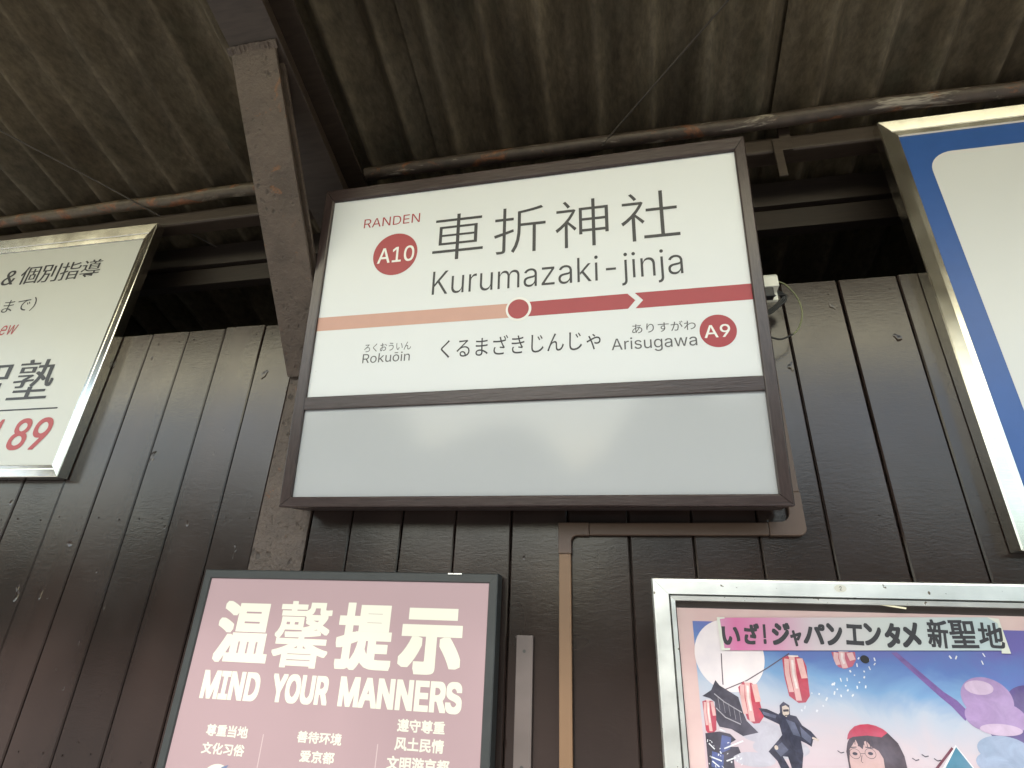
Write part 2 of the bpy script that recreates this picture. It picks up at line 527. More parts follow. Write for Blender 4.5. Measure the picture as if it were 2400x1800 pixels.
# ================================================================== setting
def grid(x0, x1, y0, y1, z):
    return Mesh().add([(x0, y0, z), (x1, y0, z), (x1, y1, z), (x0, y1, z)], [(0, 1, 2, 3)])
tag(grid(-220, 220, -220, 220, -0.9).build("ground", M['ground']), kind='structure')
pf = Mesh().box((-14, -2.9, -0.9), (14, 2.2, 0.0))
tag(pf.build("platform", M['platform']), kind='structure')
hm = Mesh()
N = 70
hv = []
for i in range(N + 1):
    x = -70 + 140 * i / N
    h = 5.9 + 1.8 * math.sin(x * .21) + 1.5 * math.sin(x * .73 + 1) + random.uniform(-1.2, 1.2)
    hv += [(x, -26, -0.9), (x, -27, h + .9), (x, -32, h + 1.8), (x, -40, -0.9)]
hm.add(hv, [(4 * i + j, 4 * i + 4 + j, 4 * i + 5 + j, 4 * i + 1 + j) for i in range(N) for j in range(3)], True)
tag(hm.build("unseen_skyline", M['unseen_skyline']), kind='structure')  # unseen mound added as a dark horizon for the reflections

# ================================================================== board wall
xs = [-2.154, -1.972, -1.815, -1.650, -1.484, -1.313, -1.157, -0.973, -0.834, -0.668, -0.500, -0.331, -0.166, 0.003, 0.174, 0.342, 0.513, 0.682, 0.850]
while xs[0] > -5.5: xs.insert(0, xs[0] - 0.168)
while xs[-1] < 4.5: xs.append(xs[-1] + 0.169)
wall = thing("board_wall", (0, 0, 0), "dark brown gloss painted wall of upright boards behind all the signs", "wall")
bm_ = Mesh()
for a, b in zip(xs[:-1], xs[1:]):
    if abs(a + 1.157) < 1e-6: continue
    g1, g2 = random.uniform(0.0010, 0.0026), random.uniform(0.0010, 0.0026)
    y0, y1 = random.uniform(-0.001, 0.0018), random.uniform(-0.001, 0.0018)
    z1 = 2.657 + random.uniform(-0.003, 0.003)
    c = 0.0035
    bm_.prism([(a + g1, y0 + c, 0), (a + g1 + c, y0, 0), (b - g2 - c, y1, 0), (b - g2, y1 + c, 0), (b - g2, 0.022, 0), (a + g1, 0.022, 0)],
              [(a + g1, y0 + c, z1), (a + g1 + c, y0, z1), (b - g2 - c, y1, z1), (b - g2, y1 + c, z1), (b - g2, 0.022, z1), (a + g1, 0.022, z1)])
bm_.build("boards", M['board'], wall)
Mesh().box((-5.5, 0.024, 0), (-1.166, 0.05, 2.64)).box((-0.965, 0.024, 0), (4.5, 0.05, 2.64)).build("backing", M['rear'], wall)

rear = Mesh().box((-6, 1.3, 0), (5, 1.36, 3.2)).box((-6.06, 0.1, 0), (-6.0, 1.36, 3.4)).box((5, 0.1, 0), (5.06, 1.36, 3.4)).build("rear_light_block", M['rear'])  # enclosure added behind the boards to shut light out of the gap
tag(rear, "added rear enclosure that keeps the gap above the boards dark", "wall")

# ================================================================== steel post, knee brace, rafter (one welded frame)
def hbeam(mesh, x0, x1, A, B, nrm, depth, tf=0.011, tw=0.009):
    """H section from A to B (front-flange centre line, y-z), flange width x0..x1, depth along nrm"""
    A, B, nrm = Vector(A), Vector(B), Vector(nrm).normalized()
    def bar(xa, xb, da, db):
        mesh.prism([(xa, *(A + nrm * da)), (xb, *(A + nrm * da)), (xb, *(A + nrm * db)), (xa, *(A + nrm * db))],
                   [(xa, *(B + nrm * da)), (xb, *(B + nrm * da)), (xb, *(B + nrm * db)), (xa, *(B + nrm * db))])
    xm = (x0 + x1) / 2
    bar(x0, x1, 0, tf)
    bar(xm - tw / 2, xm + tw / 2, tf, depth - tf)
    bar(x0, x1, depth - tf, depth)
frame = thing("roof_post", (-1.07, 0, 0), "pitted brown steel post with slanting knee brace and roof rafter between the signs", "post")
pm = Mesh(); hbeam(pm, -1.1545, -0.9755, (-0.003, 0), (-0.003, 3.05), (1, 0), 0.175); pm.build("post", M['steel'], frame, 0.0015)
pm = Mesh(); hbeam(pm, -1.157, -1.002, (-0.018, 2.42), (-0.655, 3.262), (0.797, 0.604), 0.05, 0.011); pm.build("knee_brace", M['steel'], frame, 0.0015)
pm = Mesh(); hbeam(pm, -1.157, -0.985, (0.175, 3.02), (-2.4, 3.79), (0.287, 0.958), 0.205); pm.build("rafter", M['beam'], frame, 0.0015)
pm = Mesh()
for i in range(12):
    x = -1.157 + 0.155 * i / 11
    pm.add([(x + dx, -0.658 + dy, 3.262 + dz + random.uniform(-.003, .003)) for dx, dy, dz in ((-.009, -.007, .004), (.009, -.008, .003), (.009, .012, -.010), (-.009, .012, -.010))], [(0, 1, 2, 3)], True)
pm.build("weld_bead", M['steel'], frame)

# ================================================================== pipes, beams above the wall
def pipe(name, x0, x1, mat, label):
    n = 40
    pts = [(x0 + (x1 - x0) * i / n, -0.06 + 0.002 * math.sin(i * .7), 3.311 + 0.003 * math.sin(i * .9 + x0)) for i in range(n + 1)]
    o = Mesh().tube(pts, [0.0255 + random.uniform(-.0012, .0012) for _ in pts], 18).build(name, mat)
    return tag(o, label, "pipe", "pipes carrying the roof sheets")
pipe("roof_pipe", -4.2, -1.165, M['pipe_l'], "rust stained roof pipe above the cream left advertisement")
pipe("roof_pipe", -0.975, 3.6, M['pipe_r'], "brown roof pipe with pale and rusty worn patch above the station sign")

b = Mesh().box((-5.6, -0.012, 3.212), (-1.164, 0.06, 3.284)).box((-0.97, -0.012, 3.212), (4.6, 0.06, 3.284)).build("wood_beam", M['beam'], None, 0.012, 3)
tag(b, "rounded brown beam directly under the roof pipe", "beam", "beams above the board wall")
b = Mesh().box((-5.6, 0.18, 3.1353), (4.6, 0.25, 3.2487)).build("wood_beam", M['beam_shaded'], None, 0.003)
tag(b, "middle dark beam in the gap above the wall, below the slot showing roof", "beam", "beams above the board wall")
b = Mesh().box((-5.6, 0.2, 3.0407), (4.6, 0.25, 3.1286)).build("wood_beam", M['beam_shaded'], None, 0.003)
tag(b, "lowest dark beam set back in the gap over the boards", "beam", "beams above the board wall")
bk = Mesh().box((0.603, -0.022, 3.205), (0.642, -0.0135, 3.318)).box((0.603, -0.0125, 3.285), (0.642, 0.05, 3.292)).box((0.578, -0.022, 3.087), (0.606, -0.0135, 3.262))
bk = bk.build("beam_bracket", M['beam'], None, 0.002)
tag(bk, "small brown strap bracket hooked over the beam right of the station sign", "bracket")

# ================================================================== corrugated roof
roof = thing("canopy_roof", (0, 0, 3.3), "dark grimy corrugated roof sheets over the platform wall", "roof")
PITCH, AMP, TH = 0.1857, 0.056, 0.006
def roof_z(x, y, x0): return 3.320 - 0.3 * y + 2 * AMP * (abs(math.sin(math.pi * (x - x0) / PITCH)) ** 1.25)
edges = [-5.5, -4.35, -3.32, -2.43, -1.535, -0.690, -0.425, 0.600, 1.52, 2.45, 3.4, 4.6]
for k, (a, b) in enumerate(zip(edges[:-1], edges[1:])):
    x0 = -0.207 if a > -1.6 else -0.207 - 0.014
    mm = Mesh()
    nx = max(10, int((b - a + .07) / PITCH * 14)); ny = 14
    dz = -0.007 - (0.010 if k in (4, 5, 6) else 0.0) * 0.5
    vs = []
    for j in range(ny + 1):
        y = -2.55 + (1.35 + 2.55) * j / ny
        for i in range(nx + 1):
            x = a + (b + 0.07 - a) * i / nx
            fade = min(1, (b + 0.07 - x) / (b + 0.07 - a))
            lift = 0.020 * (1 - fade)                      # each sheet rides up over the next at its lap
            z = roof_z(x, y, x0) + dz * fade + lift + 0.004 * math.sin(x * 9 + y * 5) + 0.003 * math.sin(y * 11 + k)
            if k == 7: z += 0.010 * math.sin(y * 17) * math.exp(-((x - 0.64) / .06) ** 2)
            vs.append((x, y, z))
    W1 = nx + 1
    fs = [(j * W1 + i, (j + 1) * W1 + i, (j + 1) * W1 + i + 1, j * W1 + i + 1) for j in range(ny) for i in range(nx)]
    top = [(x, y, z + TH) for x, y, z in vs]
    n0 = len(vs)
    mm.add(vs + top, fs + [tuple(n0 + q for q in f[::-1]) for f in fs], True)
    for i in range(nx):
        mm.add([vs[i], vs[i + 1], top[i + 1], top[i]], [(0, 1, 2, 3)])
    for j in range(ny):
        p, q = j * W1, (j + 1) * W1
        mm.add([vs[p], vs[q], top[q], top[p]], [(3, 2, 1, 0)])
        p, q = p + nx, q + nx
        mm.add([vs[p], vs[q], top[q], top[p]], [(0, 1, 2, 3)])
    mm.build("roof_sheet", M['roof'], roof)
fz = Mesh()
fz.add([(-5.5 + 10.1 * i / 150, -2.60 + 0.012 * math.sin(i * 1.57), z) for i in range(151) for z in (3.62, 4.13)], [(2 * i, 2 * i + 2, 2 * i + 3, 2 * i + 1) for i in range(150)])
fz = fz.build("unseen_yellow_panel", M['yellow_panel'], roof)  # unseen translucent panel added for the yellow band reflected on wall and frames

# ================================================================== thin brace wires under the roof
def wire(pts, label):
    o = Mesh().tube(pts, 0.0035, 8).build("brace_wire", M['wire'])
    tag(o, label, "wire", "thin brace wires under the roof")
wire([(-3.02, -0.99, 3.592), (-2.4427, -0.427, 3.424), (-2.1745, -0.165, 3.346), (-2.0428, -0.095, 3.285), (-1.93, 0.075, 3.262), (-1.6725, 0.3588, 3.190), (-1.4, 0.63, 3.10)], "thin wire running over the roof pipe left of the steel post")
wire([(0.95, -0.99, 3.60), (0.384, -0.4271, 3.4331), (0.018, -0.092, 3.318), (-0.02, -0.07, 3.285)], "thin wire slanting from the pipe above the station sign to the top edge")

# ================================================================== station name sign
EX, EZ = Vector((0.9998, -0.0165, -0.0100)).normalized(), Vector((0.0081, -0.1099, 0.9939)).normalized()
SP = Plane((-0.3015, -0.15, 1.9244), EX, EZ)
sign = thing("station_sign", (-0.3015, -0.1, 1.9244), "large white station name board in a maroon brown wooden frame leaning from the wall", "sign")
OUT, INN = (-0.7013, 0.0, 0.7013, 1.1086), (-0.664, 0.029, 0.668, 1.0585)
prof = [(0.0, -0.035), (0.0, -0.004), (0.10, 0.0), (0.90, 0.0), (1.0, -0.003), (1.0, -0.035)]
for i, mm in enumerate(rails(SP, OUT, INN, prof, None, None, sign)):
    mm.build("frame_rail", M['rail_h'] if i % 2 == 0 else M['rail_v'], sign, 0.0008, 1)
slab(SP, -0.6638, 0.6678, 0.2945, 0.3355, -0.03, -0.0015).build("frame_rail", M['rail_h'], sign, 0.002)
slab(SP, -0.696, 0.696, 0.002, 1.100, -0.130, -0.036).build("sign_box", M['box'], sign, 0.003)
for u in (-0.5, 0.5):
    slab(SP, u - .02, u + .02, 0.85, 0.89, -0.26, -0.1305).build("hanger", M['box'], sign, 0.002)
panel = slab(SP, -0.6655, 0.6695, 0.333, 1.060, -0.020, -0.010).build("name_panel", M['white'], sign)
slab(SP, -0.6655, 0.6695, 0.027, 0.297, -0.020, -0.010).build("blank_panel", M['lower'], sign)
D0 = -0.010
mm = Mesh()
flat(SP, [(-0.6655, 0.563), (0.008, 0.560), (0.008, 0.607), (-0.6655, 0.611)], D0 + .0004, mm)
mm.build("pale_line", M['pinkband'], panel)
mm = Mesh()
flat(SP, [(0.008, 0.560), (0.331, 0.560), (0.3525, 0.5855), (0.331, 0.6085), (0.008, 0.608)], D0 + .0004, mm)
mm.build("route_line", M['red'], panel); mm = Mesh()
flat(SP, [(0.352, 0.5595), (0.6695, 0.560), (0.6695, 0.609), (0.352, 0.609), (0.3745, 0.584)], D0 + .0004, mm)
mm.build("route_line", M['red'], panel)
mm = Mesh(); flat(SP, ellipse(0.0078, 0.5865, 0.0395, 0.0395), D0 + .0008, mm); mm.build("dot_ring", M['whiteink'], panel)
mm = Mesh(); flat(SP, ellipse(0.0072, 0.5865, 0.0322, 0.0322), D0 + .0012, mm); mm.build("station_dot", M['red'], panel)
for cx, cy, r, txt, box in ((-0.4145, 0.8235, 0.0785, "A10", (-0.476, -0.3465, 0.792, 0.8505)), (0.5690, 0.4730, 0.0485, "A9", (0.5325, 0.6005, 0.4535, 0.4915))):
    o = flat(SP, ellipse(cx, cy, r, r, 56), D0 + .0006).build("number_badge", M['red'], panel)
    mm = Mesh(); letter(mm, SP, txt, box, D0 + .0010, bold=0.012); mm.build("badge_lettering", M['whiteink'], panel)
mm = Mesh(); letter(mm, SP, "RANDEN", (-0.541, -0.337, 0.9385, 0.9735), D0 + .0006); mm.build("operator_lettering", M['red'], panel)
mm = Mesh()
for c, bx in (("車", (-0.284, -0.113, 0.781, 0.953)), ("折", (-0.077, 0.090, 0.782, 0.951)), ("神", (0.121, 0.285, 0.781, 0.951)), ("社", (0.323, 0.493, 0.780, 0.951))):
    letter(mm, SP, c, bx, D0 + .0006, offset=-0.009)
    mm.build("kanji_lettering", M['ink'], panel); mm = Mesh()
for body, bx, mt in (("Kurumazaki-jinja", (-0.275, 0.492, 0.636, 0.745), 'ink'), ("くるまざきじんじゃ", (-0.232, 0.250, 0.440, 0.504), 'ink'),
                     ("ろくおういん", (-0.487, -0.330, 0.477, 0.505), 'ink_soft'), ("Rokuōin", (-0.489, -0.331, 0.4405, 0.472), 'ink_soft'),
                     ("ありすがわ", (0.339, 0.512, 0.481, 0.511), 'ink_soft'), ("Arisugawa", (0.280, 0.512, 0.424, 0.470), 'ink_soft')):
    mm = Mesh(); letter(mm, SP, body, bx, D0 + .0006, offset=-0.005 if body[0] == 'K' else 0)
    mm.build("lettering", M[mt], panel)

# ================================================================== power lead at the sign's side
pl = thing("power_lead", (0.46, -0.09, 2.55), "white mains connector with black plug and loose green wire at the sign's right edge", "plug")
mm = Mesh(); mm.prism([(0.418, -0.118, 2.576), (0.418, -0.118, 2.612), (0.418, -0.108, 2.624), (0.418, -0.076, 2.620), (0.418, -0.072, 2.548), (0.418, -0.086, 2.548), (0.418, -0.088, 2.576)],
                      [(0.476, -0.118, 2.576), (0.476, -0.118, 2.612), (0.476, -0.108, 2.624), (0.476, -0.076, 2.620), (0.476, -0.072, 2.548), (0.476, -0.086, 2.548), (0.476, -0.088, 2.576)])
mm.build("connector", M['plug'], pl, 0.0025)
Mesh().box((0.426, -0.114, 2.545), (0.460, -0.0895, 2.5755)).build("plug_body", M['black'], pl, 0.003)
def smooth(pts, n=6):
    P = [Vector(p) for p in pts]; out = []
    for i in range(len(P) - 1):
        p0, p1, p2, p3 = P[max(i - 1, 0)], P[i], P[i + 1], P[min(i + 2, len(P) - 1)]
        for j in range(n):
            t = j / n
            out.append(0.5 * ((2 * p1) + (p2 - p0) * t + (2 * p0 - 5 * p1 + 4 * p2 - p3) * t * t + (3 * p1 - p0 - 3 * p2 + p3) * t ** 3))
    return out + [P[-1]]
gw = smooth([(0.476, -.08, 2.612), (0.4898, -.072, 2.6200), (0.5078, -.07, 2.6094), (0.5249, -.07, 2.5809), (0.5358, -.07, 2.55), (0.5385, -.07, 2.5137), (0.5324, -.07, 2.4832), (0.5175, -.07, 2.4517), (0.5011, -.07, 2.4368)])
Mesh().tube(gw, 0.0023, 8).build("green_wire", M['wire_green'], pl)
Mesh().tube(smooth([(0.5011, -.07, 2.4368), (0.4784, -.07, 2.4257), (0.4603, -.072, 2.4217), (0.44, -.08, 2.424), (0.40, -.09, 2.43)]), 0.0026, 8).build("black_sleeve", M['black'], pl)
cw = Mesh()
for q in range(3):
    o_ = q * 0.006
    cw.tube(smooth([(0.452, -.09, 2.556), (0.486 + o_, -.075, 2.583 - o_), (0.4936 + o_ / 2, -.07, 2.5654 - o_), (0.480, -.07, 2.5484 - o_), (0.4652, -.072, 2.5338 - o_), (0.4446, -.078, 2.5184 - o_), (0.40, -.085, 2.50)]), 0.0033, 8)
cw.build("black_cable", M['black'], pl)

# ================================================================== cable duct
duct = thing("cable_duct", (-0.172, -0.01, 1.3), "brown plastic cable duct bending under the station sign and running down the boards", "cable duct")
WP = wall_plane(0.0)
slab(WP, -0.189, -0.156, 0.0, 1.8215, 0.002, 0.019).build("duct_run", M['duct_light'], duct, 0.003)
def arc(cx, cy, r, a0, a1, n=8):
    return [(cx + r * math.cos(math.radians(a0 + (a1 - a0) * i / n)), cy + r * math.sin(math.radians(a0 + (a1 - a0) * i / n))) for i in range(n + 1)]
el = [(-0.1905, 1.822), (-0.1545, 1.822)] + arc(-0.1375, 1.8545, 0.017, 180, 90) + [(-0.105, 1.8715), (-0.105, 1.9065), (-0.1905, 1.9065)]
mm = Mesh(); mm.prism([WP.p(u, v, 0.002) for u, v in el], [WP.p(u, v, 0.0205) for u, v in el]); mm.build("duct_elbow", M['duct_dark'], duct, 0.002)
slab(WP, -0.1045, 0.3645, 1.8725, 1.9055, 0.002, 0.019).build("duct_run", M['duct_dark'], duct, 0.003)
el = [(0.365, 1.8715)] + arc(0.436, 1.8915, 0.020, 270, 360) + [(0.456, 1.985), (0.420, 1.985), (0.420, 1.935)] + arc(0.395, 1.932, 0.025, 0, -90)[1:] + [(0.365, 1.907)]
mm = Mesh(); mm.prism([WP.p(u, v, 0.002) for u, v in el], [WP.p(u, v, 0.0205) for u, v in el]); mm.build("duct_elbow", M['duct_dark'], duct, 0.002)
slab(WP, 0.4215, 0.4545, 1.9855, 2.36, 0.002, 0.019).build("duct_run", M['duct_dark'], duct, 0.003)

nm = Mesh()
for a, b in zip(xs[:-1], xs[1:]):
    if abs(a + 1.157) < 1e-6 or a < -3 or a > 1.6: continue
    for z in (2.615, 1.93, 1.26):
        for fx in (0.22, 0.78):
            x = a + (b - a) * fx + random.uniform(-.008, .008); zz = z + random.uniform(-.006, .006)
            ring = [(x + 0.0028 * math.cos(q * math.pi / 4), -0.0018, zz + 0.0028 * math.sin(q * math.pi / 4)) for q in range(8)]
            nm.prism([(p[0], 0.003, p[2]) for p in ring], ring)
o = nm.build("nail_heads", M['board'], wall); o["kind"] = "stuff"
bt = slab(WP, -0.3025, -0.2580, 0.0, 1.613, 0.0022, 0.013).build("batten", M['batten'], None, 0.002)
for z in (1.575, 1.32):
    flat(WP, ellipse(-0.281, z, 0.0042, 0.0042, 14), 0.0138).build("screw", M['alu_dark'], bt)
tag(bt, "flat taupe batten screwed to the boards between the pink screen and the duct", "batten")

# ================================================================== left advertisement
def rotplane(y, px, pz, ang):
    c, s = math.cos(ang), math.sin(ang)
    ex, ez = Vector((c, 0, s)), Vector((-s, 0, c))
    return Plane(Vector((px, y, pz)) - ex * px - ez * pz, ex, ez)
LP = rotplane(-0.045, -1.96, 2.066, math.radians(-0.7))
ad = thing("wall_advertisement", (-2.6, 0, 2.066), "cream advertising board with grey Japanese lettering in a champagne metal frame", "signboard")
OUT, INN = (-3.62, 2.066, -1.958, 3.203), (-3.56, 2.114, -2.016, 3.128)
prof = [(0.0, -0.040), (0.0, -0.002), (0.05, 0.0), (0.60, -0.0065), (0.63, -0.0095), (0.68, -0.0095), (0.71, -0.0075), (0.95, -0.0105), (1.0, -0.0125), (1.0, -0.040)]
for i, mm in enumerate(rails(LP, OUT, INN, prof, None, None, ad)):
    mm.build("frame_rail", M['alu_h'] if i % 2 == 0 else M['alu'], ad)
slab(LP, -3.60, -1.966, 2.07, 2.995, -0.0445, -0.0405).build("back_box", M['alu'], ad)
lp = slab(LP, -3.57, -2.010, 2.110, 3.135, -0.030, -0.0145).build("face_panel", M['cream'], ad)
LT = wall_plane(-0.0375)
mm = Mesh(); dd = -0.0065 + 0.0008
LTd = lambda z: 0.0
def lad(mesh, body, box, mt='ink', **kw):
    mm = Mesh(); letter(mm, LT, body, box, -0.0060, **kw); mm.build("lettering", M[mt], lp)
w4 = 0.4355 / 4
for i, c in enumerate("個別指導"):
    lad(mm, c, (-2.602 + i * w4 + .003, -2.602 + (i + 1) * w4 - .004, 2.950, 3.046), xbold=0.018, offset=-0.006)
lad(mm, "&", (-2.690, -2.618, 2.955, 3.034), xbold=0.02, slant=0.15)
lad(mm, "まで）", (-2.612, -2.438, 2.803, 2.874), offset=-0.006, xbold=0.008)
lad(mm, "塾", (-2.366, -2.172, 2.383, 2.560), xbold=0.022, offset=-0.004)
lad(mm, "智", (-2.600, -2.402, 2.383, 2.560), xbold=0.022, offset=-0.004)
flat(LT, [(-3.40, 2.337), (-2.096, 2.337), (-2.096, 2.343), (-3.40, 2.343)], -0.006, mm)
mm.build("ruled_line", M['ink'], lp)
mm = Mesh()
lad(mm, 'ew', (-2.562, -2.478, 2.690, 2.738), mt='redtext', slant=0.12)
lad(mm, '8', (-2.262, -2.181, 2.175, 2.302), mt='redtext', bold=0.02, slant=0.08)
lad(mm, '9', (-2.166, -2.086, 2.175, 2.302), mt='redtext', bold=0.02, slant=0.08)
lad(mm, '1', (-2.352, -2.316, 2.175, 2.302), mt='redtext', bold=0.02, slant=0.08)

# ================================================================== right blue-bordered board
RP = wall_plane(-0.05)
ad = thing("wall_board", (1.5, 0, 1.833), "white board with royal blue border and rounded corner in a champagne metal frame", "signboard")
OUT, INN = (0.906, 1.833, 2.35, 3.250), (0.966, 1.885, 2.29, 3.187)
prof = [(0.0, -0.046), (0.0, -0.003), (0.05, 0.0), (0.64, -0.008), (0.66, -0.0105), (0.94, -0.0125), (1.0, -0.0165), (1.0, -0.046)]
for i, mm in enumerate(rails(RP, OUT, INN, prof, None, None, ad)):
    mm.build("frame_rail", M['alu_h'] if i % 2 == 0 else M['alu'], ad)
bp = slab(RP, 0.960, 2.30, 1.880, 3.190, -0.034, -0.019).build("border_panel", M['blue'], ad)
rr = 0.075
fld = arc(1.028 + rr, 3.102 - rr, rr, 180, 90) + arc(2.23 - rr, 3.102 - rr, rr, 90, 0) + arc(2.23 - rr, 1.95 + rr, rr, 0, -90) + arc(1.028 + rr, 1.95 + rr, rr, 270, 180)
flat(RP, fld, -0.0184).build("white_field", M['field'], bp)

# ================================================================== pink screen
KP = wall_plane(-0.06)
def mat_screen(name, col, estr, col2=None):
    t = NT(name)
    c = t.ramp(t.noise(3.2, 3), [(0.3, scl(col, 0.97)), (0.7, scl(col, 1.03))])
    return t.set(col=scl(col, 0.3), rough=0.3, emit=c, estr=estr, spec=0.4)
M['scr'] = mat_screen("backlit_dusty_pink", (0.60, 0.425, 0.44, 1), 0.13)
M['scrtext'] = mat_screen("backlit_cream", (0.90, 0.90, 0.74, 1), 0.175)
M['scrblue'] = mat_screen("backlit_slate_blue", (0.25, 0.32, 0.50, 1), 0.11)
sc = thing("notice_screen", (-0.8, 0, 0.45), "lit pink notice screen with cream Chinese and English lettering in a charcoal frame", "screen")
OUT, INN = (-1.2535, 0.45, -0.3495, 1.762), (-1.230, 0.474, -0.3745, 1.7375)
prof = [(0.0, -0.055), (0.0, -0.002), (0.1, 0.0), (0.9, 0.0), (1.0, -0.004), (1.0, -0.055)]
for mm in rails(KP, OUT, INN, prof, None, None, sc, 0.0002):
    mm.build("frame_rail", M['screenframe'], sc)
slab(KP, -1.235, -0.370, 0.47, 1.742, -0.054, -0.040).build("back_case", M['screenframe'], sc)
sp_ = slab(KP, -1.2335, -0.371, 0.4705, 1.741, -0.020, -0.006).build("screen", M['scr'], sc)
mm = Mesh(); dk = -0.0056
B9 = 0.036
for c, bx, bb in (("温", (-1.171, -0.998, 1.516, 1.676), B9), ("馨", (-0.986, -0.817, 1.511, 1.680), 0.016), ("提", (-0.797, -0.632, 1.513, 1.680), B9), ("示", (-0.613, -0.440, 1.511, 1.671), 0.052)):
    letter(mm, KP, c, bx, dk, bold=bb)
    mm.build("lettering", M['scrtext'], sp_); mm = Mesh()
for body, bx, bb in (("MIND", (-1.178, -1.000, 1.426, 1.495), 0.05), ("YOUR", (-0.963, -0.797, 1.427, 1.496), 0.05), ("MANNERS", (-0.766, -0.430, 1.427, 1.498), 0.05),
                 ("尊重当地", (-1.132, -1.008, 1.341, 1.368), .028), ("文化习俗", (-1.134, -1.008, 1.301, 1.327), .028), ("善待环境", (-0.864, -0.740, 1.342, 1.368), .028), ("爱京都", (-0.848, -0.753, 1.301, 1.327), .028),
                 ("遵守尊重", (-0.594, -0.469, 1.382, 1.410), .028), ("风土民情", (-0.596, -0.468, 1.342, 1.371), .028), ("文明游京都", (-0.612, -0.451, 1.301, 1.330), .028)):
    mm = Mesh(); letter(mm, KP, body, bx, dk, bold=bb); mm.build("lettering", M['scrtext'], sp_)
mm = Mesh()
flat(KP, ellipse(-1.074, 1.250, 0.040, 0.031), dk, mm)
mm.build("oval_mark", M['scrtext'], sp_)
mm = Mesh()
flat(KP, [(-1.074, 1.262), (-1.062, 1.276), (-1.045, 1.281), (-1.052, 1.268), (-1.062, 1.255)], dk + .0006, mm)
mm.build("leaf_mark", M['scrblue'], sp_)
mm = Mesh()
flat(KP, [(-0.963, 0.95), (-0.9605, 0.95), (-0.9605, 1.354), (-0.963, 1.354)], dk, mm)
M['scrdiv'] = mat_screen("backlit_pale_pink", (0.78, 0.62, 0.60, 1), 0.16)
mm.build("divider_line", M['scrdiv'], sp_); mm = Mesh()
flat(KP, [(-0.6422, 0.95), (-0.6397, 0.95), (-0.6397, 1.352), (-0.6422, 1.352)], dk, mm)
mm.build("divider_line", M['scrdiv'], sp_)
slab(KP, -0.490, -0.450, 1.7575, 1.7615, 0.0005, 0.004).build("latch", M['alu_spot'], sc, 0.001)

# ================================================================== framed poster
ps = thing("framed_poster", (0.6, 0, 0.75), "festival poster with paper lanterns and leaping ninja in a speckled silver frame", "poster")
FP = wall_plane(-0.05)
OUT, INN = (0.0545, 0.70, 1.36, 1.7595), (0.1092, 0.755, 1.305, 1.7065)
prof = [(0.0, -0.046), (0.0, -0.006), (0.05, -0.001), (0.12, 0.0), (0.72, 0.0), (0.735, -0.007), (0.80, -0.007), (0.815, -0.003), (1.0, -0.004), (1.0, -0.046)]
for mm in rails(FP, OUT, INN, prof, None, None, ps, 0.0003):
    mm.build("frame_rail", M['alu_spot'], ps)
def lip(P, o, i, d, mat, name):
    mm = Mesh()
    (a0, b0, a1, b1), (c0, d0, c1, d1) = o, i
    for q in ([(a0, b1), (a1, b1), (c1, d1), (c0, d1)], [(a0, b0), (a0, b1), (c0, d1), (c0, d0)], [(a1, b0), (c1, d0), (c1, d1), (a1, b1)], [(a0, b0), (c0, d0), (c1, d0), (a1, b0)]):
        flat(P, q, d, mm)
    return mm.build(name, mat, ps)
lip(FP, (0.0948, 0.7405, 1.3197, 1.7215), (0.0982, 0.744, 1.3163, 1.7175), -0.0066, M['alu_dark'], "frame_groove")
slab(FP, 0.075, 1.34, 0.72, 1.74, -0.046, -0.036).build("back_board", M['batten'], ps)
AP = wall_plane(-0.03)
t = NT("pale_pink_poster_paper")
M['paper'] = t.set(col=t.ramp(t.noise(6, 4), [(0.3, (0.48, 0.33, 0.325)), (0.7, (0.56, 0.43, 0.41))]), rough=0.35, coat=0.6)
paper = slab(AP, 0.1125, 1.29, 0.77, 1.690, -0.0036, -0.0016).build("poster_paper", M['paper'], ps)
def mat_print():
    t = NT("printed_evening_sky")
    sp = t.n("ShaderNodeSeparateXYZ"); t.l(t.co, sp.inputs[0])
    mr = t.n("ShaderNodeMapRange"); mr.inputs[1].default_value = 0.55; mr.inputs[2].default_value = 0.92      # height above the frame's foot
    nz = t.noise(5, 4, 0.6, (1, 1, 1.4), 0.8)
    ad_ = t.n("ShaderNodeMath", operation='MULTIPLY_ADD'); ad_.inputs[1].default_value = 0.16; t.l(nz, ad_.inputs[0]); t.l(sp.outputs['Z'], ad_.inputs[2])
    sb = t.n("ShaderNodeMath", operation='SUBTRACT'); sb.inputs[1].default_value = 0.08; t.l(ad_.outputs[0], sb.inputs[0])
    mx = t.n("ShaderNodeMath", operation='MULTIPLY_ADD'); mx.inputs[1].default_value = 0.10; t.l(sp.outputs['X'], mx.inputs[0]); t.l(sb.outputs[0], mx.inputs[2])
    t.l(mx.outputs[0], mr.inputs[0])
    c = t.ramp(mr.outputs[0], [(0.0, (0.45, 0.33, 0.37)), (0.28, (0.46, 0.40, 0.44)), (0.46, (0.36, 0.40, 0.48)), (0.60, (0.15, 0.27, 0.45)), (0.76, (0.085, 0.145, 0.35)), (0.95, (0.115, 0.10, 0.31))])
    return t.set(col=c, rough=0.35, coat=0.6)
art = flat(AP, [(0.1485, 0.80), (1.25, 0.80), (1.25, 1.660), (0.1485, 1.660)], -0.0012).build("artwork", mat_print(), ps)
